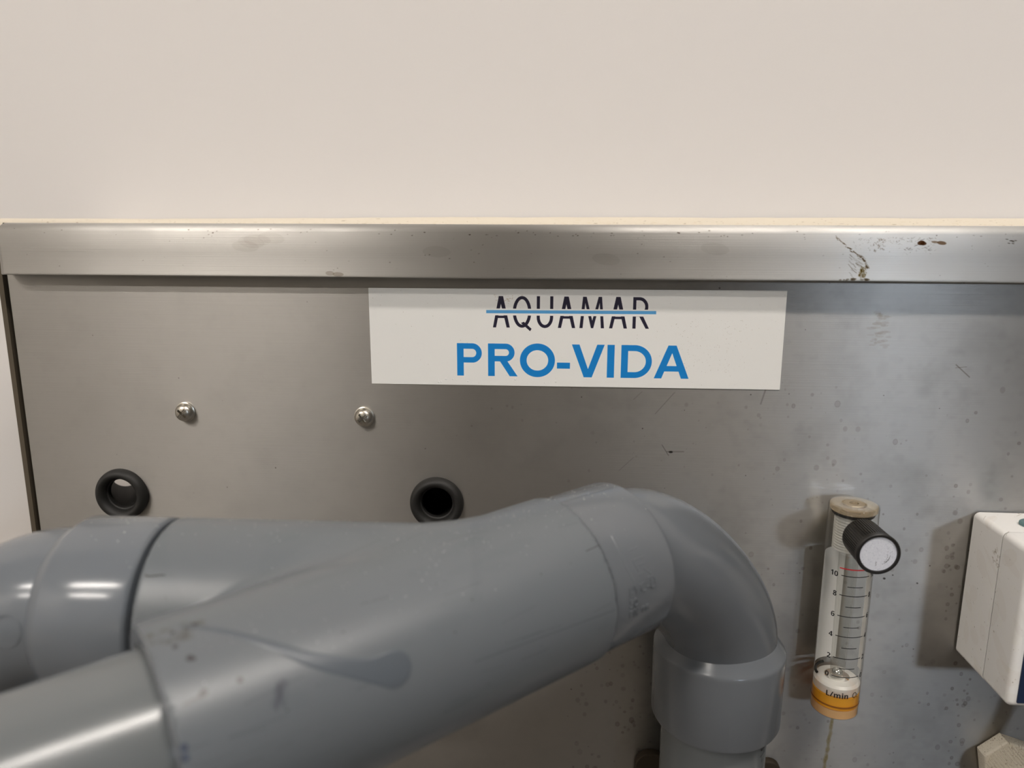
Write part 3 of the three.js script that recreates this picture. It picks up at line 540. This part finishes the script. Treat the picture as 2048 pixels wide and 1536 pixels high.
// the pipe clamp on the panel behind the riser
{
  const t = thing('pipe_clamp', P(0.0825, -0.300, 0), 'dark rusty pipe clamp on the panel behind the riser pipe', 'clamp');
  M.rusty = std({ color: lin(.050, .036, .022), roughness: .75, bumpMap: dataTex(256, 256, (i) => { const v = 255 * fineN[i]; return [v, v, v]; }, false, [1, 1]), bumpScale: .0004 });
  const sh = new THREE.Shape(); sh.moveTo(-.038, -.016); sh.lineTo(.038, -.016); sh.lineTo(.038, .016); sh.bezierCurveTo(.036, .0205, .03, .0195, .026, .018); sh.lineTo(-.024, .019); sh.bezierCurveTo(-.03, .0225, -.037, .021, -.038, .014);
  const g = new THREE.ExtrudeGeometry(sh, { depth: .0035, bevelEnabled: true, bevelSize: .0006, bevelThickness: .0006, bevelSegments: 2 }); g.translate(0, 0, .0007);
  part('base_plate', g, M.rusty, t);
  for (const x of [-.032, .032]) { const b = turned(frame(V(x, .006, .0045), V(0, 0, 1)), [[0, .0062], [.0034, .0062], [.004, .0056], [.004, .0001]], 6, .3); part('bolt', b, M.rusty, t); }
  const ring = new THREE.TorusGeometry(.0272, .0018, 12, 64); ring.scale(1, 1, 5); ring.rotateX(Math.PI / 2); ring.translate(-.0053, .001, .0348); part('band', ring, M.rusty, t);
}

// ------------------------------------------------------------------ the flow meter
{
  const FX = 0.1416, FZ = 0.0144, R = 0.0114, yT = -0.1285, yB = -0.2395;
  const t = thing('flow_meter', P(FX, yB, FZ), 'clear acrylic oxygen flow meter tube with black knob and amber base on the panel', 'flow meter');
  const f = frame(V(0, 0, 0), V(0, 1, 0));               // t = height above the bottom; e1 = +z
  const H = yT - yB;
  const acr = std({ color: lin(.97, .97, .955), transmission: 1, thickness: 0, roughness: .03, ior: 1.49 });
  // one closed wall of acrylic: outside, top hole, chambers and tapered bore inside
  part('tube_body', turned(f, [[0.0006, 0.0001], [.0006, .0104], [.0012, R - .0002], [.002, R], [H - .0014, R], [H - .0004, R - .0004], [H, R - .001], [H, .0055]], 96, .5), acr, t);
  part('bore', turned(f, [[.0184, .0034], [H - .0260, .0046]], 64, .5), std({ color: lin(.90, .90, .885), transmission: 1, thickness: 0, roughness: .05, ior: 1.6 }), t, null, 'tapered bore of the tube');
  // white backing painted round the back of the tube, with a clear slot
  const back = (a0, a1, y0, y1, r = R - .0005, n = 24) => { const q = [], ix = []; for (let i = 0; i <= n; i++) { const a = lerp(a0, a1, i / n) * D2R; for (const y of [y0, y1]) for (const rr of [r]) { const p = f.at(y, a, rr); q.push(p.x, p.y, p.z); } if (i < n) { const k = i * 2; ix.push(k, k + 2, k + 1, k + 1, k + 2, k + 3); } } const g = new THREE.BufferGeometry(); g.setAttribute('position', new THREE.Float32BufferAttribute(q, 3)); g.setIndex(ix); g.computeVertexNormals(); return g; };
  M.white = std({ color: lin(.80, .79, .77), roughness: .5, side: THREE.DoubleSide });
  for (const [a0, a1] of [[82, 103], [166, 262]]) part('white_backing', back(a0, a1, .0228, H - .027), M.white, t);
  // valve body: threaded insert and top plug with a dark seal
  const th = []; for (let i = 0; i <= 13; i++) { const y = H - .0235 + i * .00135; th.push([y, .0083 - .0007], [y + .00045, .0083], [y + .0009, .0083 - .0007]); }
  M.insert = std({ color: lin(.86, .86, .83), roughness: .18, metalness: .6 });
  part('threaded_insert', turned(f, [[H - .0236, .0035], ...th, [H - .0052, .0035]], 64, .5), M.insert, t);
  part('seal', turned(f, [[H - .0054, .0068], [H - .0054, .0095], [H - .0040, .0100], [H - .0039, .0068]], 64, .4), M.rubber, t);
  M.brass = std({ color: lin(.42, .35, .25), metalness: .7, roughness: .55 });
  M.cap = std({ color: lin(.84, .75, .60), roughness: .2, transmission: .78, thickness: 0 });
  part('top_disc', turned(f, [[H - .0038, .0001], [H - .0038, .0100], [H - .0030, .0108], [H - .0008, .0108], [H - .0006, .0104], [H - .0006, .0058], [H - .0034, .0057], [H - .0034, .0001]], 64, .5), M.cap, t, null, 'yellowed top disc');
  const hex = turned(f, [[H - .0034, .0001], [H - .0034, .0052], [H - .0006, .0052], [H - .0002, .0048], [H - .0002, .0022], [H - .0022, .0018], [H - .0022, .0001]], 12, .3);
  part('top_plug', hex, M.brass, t);
  // float and its white seat, amber water in the foot
  M.ball = std({ color: lin(.7, .7, .68), metalness: .8, roughness: .15 });
  const ball = new THREE.SphereGeometry(.0026, 32, 24); ball.translate(0, .0206, 0); part('float_ball', ball, M.ball, t);
  M.seat = std({ color: lin(.80, .78, .74), roughness: .35 });
  part('valve_seat', turned(f, [[.0130, .0001], [.0130, .0066], [.0142, .0074], [.0154, .0066], [.0162, .0046], [.0176, .0038], [.0182, .0001]], 48, .6), M.seat, t);
  M.milky = std({ color: lin(.90, .89, .86), roughness: .25, transmission: .42, thickness: 0 });
  part('milky_collar', turned(f, [[.0132, .0100], [.0136, .0109], [.0176, .0109], [.0186, .0096], [.0190, .0060]], 64, .5), M.milky, t);
  part('lower_seal', new THREE.TorusGeometry(.0102, .0007, 10, 48, 1.25).rotateX(Math.PI / 2).rotateY(-3.08).translate(0, .0207, 0), M.rubber, t);
  M.amber = std({ color: lin(1, .52, .04), roughness: .3, transmission: .35, thickness: 0, ior: 1.33 });
  part('amber_water', turned(f, [[.0062, .0001], [.0062, .0110], [.0128, .0110], [.0128, .0001]], 64, .5), M.amber, t);
  M.foot = std({ color: lin(.97, .66, .33), roughness: .35, transmission: .45, thickness: 0 });
  part('foot', turned(f, [[.0009, .0001], [.0009, .0102], [.0016, .0110], [.0058, .0110], [.0058, .0001]], 64, .5), M.foot, t, null, 'pale orange stained foot');
  M.stain = std({ color: lin(.25, .09, .01), roughness: .5 });
  part('stain_ring', turned(f, [[.0076, R + .00002], [.0080, R + .00008], [.0085, R + .00002]], 64, 1), M.stain, t);
  // printed scale on the front
  const ring = (y, a0, a1, w) => back(a0, a1, y - w / 2, y + w / 2, R + .00008, 16);
  const yOf = (y) => y - yB, ticks = [];
  const ang = (x) => Math.asin(clamp(x / R, -1, 1)) / D2R;       // e2 = ax x e1 = +x
  const sgn = f.e2.x > 0 ? 1 : -1;
  const major = [[-.1617, '10'], [-.1717, '8'], [-.1825, '6'], [-.1931, '4'], [-.2047, '2'], [-.2146, '0']], minor = [-.1670, -.1774, -.1880, -.1990, -.2100];
  for (const [y] of major) ticks.push(ring(yOf(y), sgn * ang(-.0064), sgn * ang(.0064), .00042));
  for (const y of minor) ticks.push(ring(yOf(y), sgn * ang(-.0036), sgn * ang(.0036), .00040));
  for (const g of ticks) { if (sgn < 0) g.index.array.reverse(); part('scale_line', g, M.ink, t); }
  M.red = std({ color: lin(.62, .03, .04), roughness: .5 });
  part('limit_line', ring(yOf(-.1581), sgn * ang(-.0072), sgn * ang(.0072), .0006), M.red, t, null, 'red limit line');
  // letters: x across the front, y up
  const print = (s, size, x, y, fnt = fontB) => { const g = new TextGeometry(s, { font: fnt, size, depth: .00004, curveSegments: 4, bevelEnabled: false }), p = g.attributes.position; for (let i = 0; i < p.count; i++) { const q = f.at(yOf(y) + p.getY(i), sgn * (x + p.getX(i)) / R, R + .00006 + p.getZ(i)); p.setXYZ(i, q.x, q.y, q.z); } g.deleteAttribute('uv'); g.computeVertexNormals(); return g; };
  for (const [y, s] of major) { part('scale_number', print(s, .0026, s.length > 1 ? -.0122 : -.0100, y - .0012, fontB), M.ink, t); part('scale_number', print(s, .0026, .0077, y - .0012, fontB), M.ink, t); }
  part('unit_lettering', mergeGeometries([print('L/min', .0028, -.0088, -.2262, fontB), print('O', .0030, .0040, -.2262, font), print('2', .0017, .0067, -.2262, font)]), M.ink, t);
  // knob, standing out of the front of the valve
  const kx = .1404 - FX, ky = yOf(-.1396), fk = frame(V(kx, ky, 0), V(0, 0, 1)), z0 = .0285 - FZ, z1 = .0490 - FZ;
  M.knob = std({ color: lin(.012, .011, .010), roughness: .38 });
  part('knob_stem', turned(fk, [[R - .0015, .0001], [R - .0015, .0036], [z0 + .002, .0036]], 32, .5), M.plainSteel, t);
  const teeth = 54, kp = [], ki = [], sections = [[z0, .0080, 0], [z0 + .0008, .0087, 0], [z0 + .0012, .0088, 1], [z1 - .0030, .0092, 1], [z1 - .0026, .0094, 0], [z1 - .0005, .0095, 0], [z1, .0091, 0], [z1 - .0001, .0081, 0], [z1 - .0009, .0079, 0]], seg = teeth * 6;
  for (const [z, r, rib] of sections) for (let j = 0; j < seg; j++) { const ph = j % 6, rr = r - (rib && (ph < 2) ? .00038 : 0), p = fk.at(z, j / seg * 2 * Math.PI, rr); kp.push(p.x, p.y, p.z); }
  for (let i = 0; i < sections.length - 1; i++) for (let j = 0; j < seg; j++) { const a = i * seg + j, b = i * seg + (j + 1) % seg, cc = a + seg, dd = b + seg; ki.push(a, b, cc, b, dd, cc); }
  const kuv = new Array(kp.length / 3 * 2).fill(0);
  const knob = part('knob', finish(kp, kuv, ki, .35), M.knob, t, null, 'black ribbed knob with a pale worn disc in its face');
  const [c, g] = canvas(512, 512); g.fillStyle = '#d6d9e2'; g.fillRect(0, 0, 512, 512);
  for (let i = 0; i < 700; i++) { g.beginPath(); g.ellipse(rnd() * 512, rnd() * 512, lerp(2, 18, rnd() * rnd()), lerp(2, 16, rnd() * rnd()), rnd() * 3, 0, 7); g.fillStyle = rnd() < .55 ? 'rgba(232,234,240,.35)' : 'rgba(160,164,178,.28)'; g.fill(); }
  g.strokeStyle = 'rgba(20,20,24,.95)'; g.lineCap = 'round'; for (let i = 0; i < 16; i++) { const a = lerp(.1, 1.0, i / 16); g.beginPath(); g.lineWidth = lerp(2, 9, Math.sin(i / 16 * 3.1)); g.arc(256, 256, 168, a, a + .05); if (i !== 5) g.stroke(); }
  for (let i = 0; i < 26; i++) { g.beginPath(); g.arc(256 + Math.cos(i * .05 - .3) * lerp(120, 200, rnd()), 256 + Math.sin(i * .05 - .3) * lerp(120, 200, rnd()), lerp(1, 5, rnd()), 0, 7); g.fillStyle = 'rgba(24,24,28,.8)'; g.fill(); }
  for (let i = 0; i < 8; i++) { g.beginPath(); g.ellipse(232 + rnd() * 10, 380 + i * 8, 3, 5, 0, 0, 7); g.fillStyle = 'rgba(24,24,28,.8)'; g.fill(); }
  M.disc = std({ map: tex(c), roughness: .4 });
  const disc = new THREE.CircleGeometry(.0079, 48), dp = disc.attributes.position; for (let i = 0; i < dp.count; i++) dp.setZ(i, 0);
  const disc3 = new THREE.CylinderGeometry(.0079, .0079, .0008, 64); disc3.rotateX(Math.PI / 2); const du = disc3.attributes.uv, d3 = disc3.attributes.position; for (let i = 0; i < du.count; i++) du.setXY(i, d3.getX(i) / .0158 + .5, d3.getY(i) / .0158 + .5);
  disc3.translate(kx, ky, z1 - .0011); part('face_disc', disc3, M.disc, knob);
  // screws that hold the tube to the panel from behind
  for (const y of [.0085, H - .014]) part('mounting_stud', turned(frame(V(0, y, -R + .0001), V(0, 0, -1)), [[0, .0001], [0, .003], [FZ - R + .0004, .003], [FZ - R + .0004, .0001]], 24, .5), M.plainSteel, t);
}

// ------------------------------------------------------------------ the control box at the right edge
{
  const t = thing('control_box', P(0.205, -0.213, 0), 'pale grey plastic control box with a lid seam at the right edge of the frame', 'control box');
  const [c, g] = canvas(512, 512); g.fillStyle = '#ebeae8'; g.fillRect(0, 0, 512, 512);
  for (let i = 0; i < 120; i++) { g.beginPath(); g.ellipse(rnd() * 512, rnd() * 512, lerp(6, 50, rnd()), lerp(4, 30, rnd()), rnd() * 3, 0, 7); g.fillStyle = rnd() < .5 ? 'rgba(236,234,228,.10)' : 'rgba(190,184,172,.08)'; g.fill(); }
  for (let i = 0; i < 260; i++) { g.beginPath(); g.arc(rnd() * 512, rnd() * 512, lerp(.5, 2, rnd() * rnd()), 0, 7); g.fillStyle = `rgba(96,84,62,${lerp(.15, .6, rnd())})`; g.fill(); }
  for (let i = 0; i < 24; i++) { g.beginPath(); g.ellipse(120 + (rnd() - .5) * 30, 130 + (rnd() - .5) * 40, lerp(1, 7, rnd()), 1.5, rnd() * 3, 0, 7); g.fillStyle = 'rgba(110,98,78,.28)'; g.fill(); }
  M.box = std({ map: tex(c, true, [1, 1]), color: lin(.98, .98, .98), roughness: .5 });
  M.box.map.wrapS = M.box.map.wrapT = THREE.RepeatWrapping;
  const w = .118, h = .0765, slab = (z0, z1, rr, rv) => { // rounded rectangle slab with rounded long edges
    const s = new THREE.Shape(), r = rr; s.moveTo(r, 0); s.lineTo(w - r, 0); s.absarc(w - r, r, r, -Math.PI / 2, 0); s.lineTo(w, h - r); s.absarc(w - r, h - r, r, 0, Math.PI / 2); s.lineTo(r, h); s.absarc(r, h - r, r, Math.PI / 2, Math.PI); s.lineTo(0, r); s.absarc(r, r, r, Math.PI, Math.PI * 1.5);
    const g2 = new THREE.ExtrudeGeometry(s, { depth: z1 - z0 - 2 * rv, bevelEnabled: true, bevelSize: rv, bevelThickness: rv, bevelOffset: -rv, bevelSegments: 6, curveSegments: 10 }); g2.translate(0, 0, z0 + rv);
    const n = creased(g2, .6), p = n.attributes.position, uv = n.attributes.uv; for (let i = 0; i < p.count; i++) uv.setXY(i, (p.getX(i) + p.getZ(i)) / .1, (p.getY(i) + p.getZ(i) * .5) / .1); return n;
  };
  part('body', slab(.0012, .0259, .0028, .00005), M.box, t);
  // the lid: rounded at the front, cut square at the back, on a thin dark gasket
  const ev = new Evaluator(); ev.useGroups = false;
  const whole = new Brush(mergeVertices(slab(.0220, .0465, .0030, .0026))), knife = new Brush(new THREE.BoxGeometry(.3, .3, .04)); knife.position.set(w / 2, h / 2, .0266 - .02); whole.updateMatrixWorld(); knife.updateMatrixWorld();
  const cut = ev.evaluate(whole, knife, SUBTRACTION).geometry;
  M.gasket = std({ color: lin(.10, .092, .082), roughness: .8 });
  const gk = slab(.0250, .0272, .0028, .0001).translate(-w / 2, -h / 2, 0).scale(.9955, .993, 1).translate(w / 2, h / 2, 0); part('gasket', gk, M.gasket, t, null, 'thin dark gasket in the lid seam');
  const lid = part('lid', cut, M.box, t, null, 'lid with a navy front panel');
  part('wall_foot', slab(.0001, .0014, .004, .0002).translate(.003, .003, 0).scale(.95, .92, 1), M.rubber, t);
  M.navy = std({ color: lin(.010, .022, .06), roughness: .35 });
  part('front_panel', new RoundedBoxGeometry(.109, .062, .0012, 3, .0005).translate(.0586, .0334, .0466), M.navy, lid);
  M.teal = std({ color: lin(.10, .19, .20), roughness: .4 });
  const bt = turned(frame(V(.0178, h, .0172), V(0, 1, 0)), [[-.0002, .0052], [.0012, .0052], [.0016, .0048], [.0018, .0001]], 40, .5); part('button', bt, M.teal, t, null, 'teal round cap on top');
}

// ------------------------------------------------------------------ the push-in hose fitting below the box, and its hose
{
  const FXc = .2357, FYc = -.2720;
  const t = thing('hose_fitting', P(FXc, FYc, 0), 'dirty white hexagonal hose fitting with ribbed nut and blue collar, at lower right', 'fitting');
  const [c, g] = canvas(512, 256); g.fillStyle = '#cfc8b8'; g.fillRect(0, 0, 512, 256);
  for (let i = 0; i < 1100; i++) { g.beginPath(); g.ellipse(rnd() * 512, rnd() * 256, lerp(.6, 6, rnd() * rnd()), lerp(.6, 4, rnd() * rnd()), rnd() * 3, 0, 7); g.fillStyle = `rgba(74,56,34,${lerp(.1, .55, rnd())})`; g.fill(); }
  M.dirty = std({ map: tex(c, true), roughness: .6 }); M.dirty.map.wrapS = M.dirty.map.wrapT = THREE.RepeatWrapping;
  const uvFix = (gm) => { const p = gm.attributes.position, u = gm.attributes.uv; for (let i = 0; i < p.count; i++) u.setXY(i, Math.atan2(p.getY(i), p.getX(i)) / Math.PI, p.getZ(i) / .03 + Math.hypot(p.getX(i), p.getY(i)) / .03); return gm; };
  const s = new THREE.Shape(); for (let i = 0; i < 6; i++) { const a = (i * 60 + 41.6 + 60) * D2R, r = .0138; i ? s.lineTo(r * Math.cos(a), r * Math.sin(a)) : s.moveTo(r * Math.cos(a), r * Math.sin(a)); }
  const hx = new THREE.ExtrudeGeometry(s, { depth: .0055, bevelEnabled: true, bevelSize: .0011, bevelThickness: .0013, bevelOffset: -.0011, bevelSegments: 4 }); hx.translate(0, 0, .0015);
  part('hex_nut', uvFix(creased(hx, .5)), M.dirty, t);
  const teeth = 44, seg = teeth * 4, kp = [], ki = [], sec = [[.006, .0105], [.0082, .0112], [.0088, .0115], [.0228, .0112], [.0236, .0105], [.0236, .006]];
  sec.forEach(([z, r], k) => { for (let j = 0; j < seg; j++) { const a = j / seg * 2 * Math.PI, rr = r - ((k === 2 || k === 3) && j % 4 < 2 ? .00045 : 0); kp.push(rr * Math.cos(a), rr * Math.sin(a), z); } });
  for (let i = 0; i < sec.length - 1; i++) for (let j = 0; j < seg; j++) { const a = i * seg + j, b = i * seg + (j + 1) % seg; ki.push(a, b, a + seg, b, b + seg, a + seg); }
  part('ribbed_nut', uvFix(finish(kp, new Array(kp.length / 3 * 2).fill(0), ki, .4)), M.dirty, t);
  M.blue = std({ color: lin(.008, .030, .085), roughness: .4 });
  part('collar', turned(frame(V(0, 0, 0), V(0, 0, 1)), [[.0228, .0092], [.0258, .0092], [.0264, .0086], [.0264, .0045]], 48, .5), M.blue, t, null, 'navy blue release collar');
  const cv = new THREE.CatmullRomCurve3([V(FXc, FYc + Y0, .022), V(FXc + .001, FYc + Y0 + .000, .036), V(FXc + .008, FYc + Y0 + .008, .050), V(FXc + .017, FYc + Y0 + .030, .050), V(FXc + .020, FYc + Y0 + .0575, .040), V(FXc + .020, FYc + Y0 + .0595, .036)]);
  const h = part('air_hose', pipeAlong(cv, .0042, 60, 24), std({ color: lin(.012, .03, .075), roughness: .45 }), scene); h.userData = { label: 'dark blue air hose from the hose fitting up to the control box underside', category: 'hose' };
}

// ------------------------------------------------------------------ lamps
{
  const col = lin(...CEILING.color); let n = 0;
  const housing = new RoundedBoxGeometry(CEILING.w + .06, .06, CEILING.d + .08, 3, .008), plate = new RoundedBoxGeometry(CEILING.w, .012, CEILING.d, 3, .004);
  const white = std({ color: lin(.8, .8, .78), roughness: .5 }), glow = std({ color: lin(.8, .8, .8), emissive: col, emissiveIntensity: CEILING.power, roughness: .5 });
  const where = ['ceiling light nearest the white wall, right above the camera', 'ceiling light to the left behind the camera', 'ceiling light farthest back on the left'];
  for (const [x, z] of CEILING.at) {
    const t = thing(n ? 'ceiling_light_00' + n : 'ceiling_light', V(x, ROOM.h - .03, z), 'flat white ' + where[n], 'ceiling light', 'ceiling lights');
    part('housing', housing, white, t); part('diffuser', plate, glow, t, V(0, -.03, 0));
    const l = new THREE.RectAreaLight(col, CEILING.power, CEILING.w, CEILING.d); l.position.set(x, ROOM.h - .03 - .0385, z); l.rotation.x = -Math.PI / 2; scene.add(l); n++;
  }
  const c2 = lin(...FAR_LAMP.color), t = thing('wall_lamp', P(FAR_LAMP.x, FAR_LAMP.y, ROOM.z1), 'cool white rectangular wall lamp on the far wall behind the camera', 'wall lamp');
  part('housing', new RoundedBoxGeometry(FAR_LAMP.w + .05, FAR_LAMP.h + .05, .05, 3, .008).translate(0, 0, -.025), white, t);
  part('diffuser', new RoundedBoxGeometry(FAR_LAMP.w, FAR_LAMP.h, .01, 3, .003).translate(0, 0, -.05), std({ color: lin(.8, .8, .8), emissive: c2, emissiveIntensity: FAR_LAMP.power, roughness: .5 }), t);
  const l = new THREE.RectAreaLight(c2, FAR_LAMP.power, FAR_LAMP.w, FAR_LAMP.h); l.position.copy(P(FAR_LAMP.x, FAR_LAMP.y, ROOM.z1 - .058)); scene.add(l);
}

renderer.render(scene, camera);
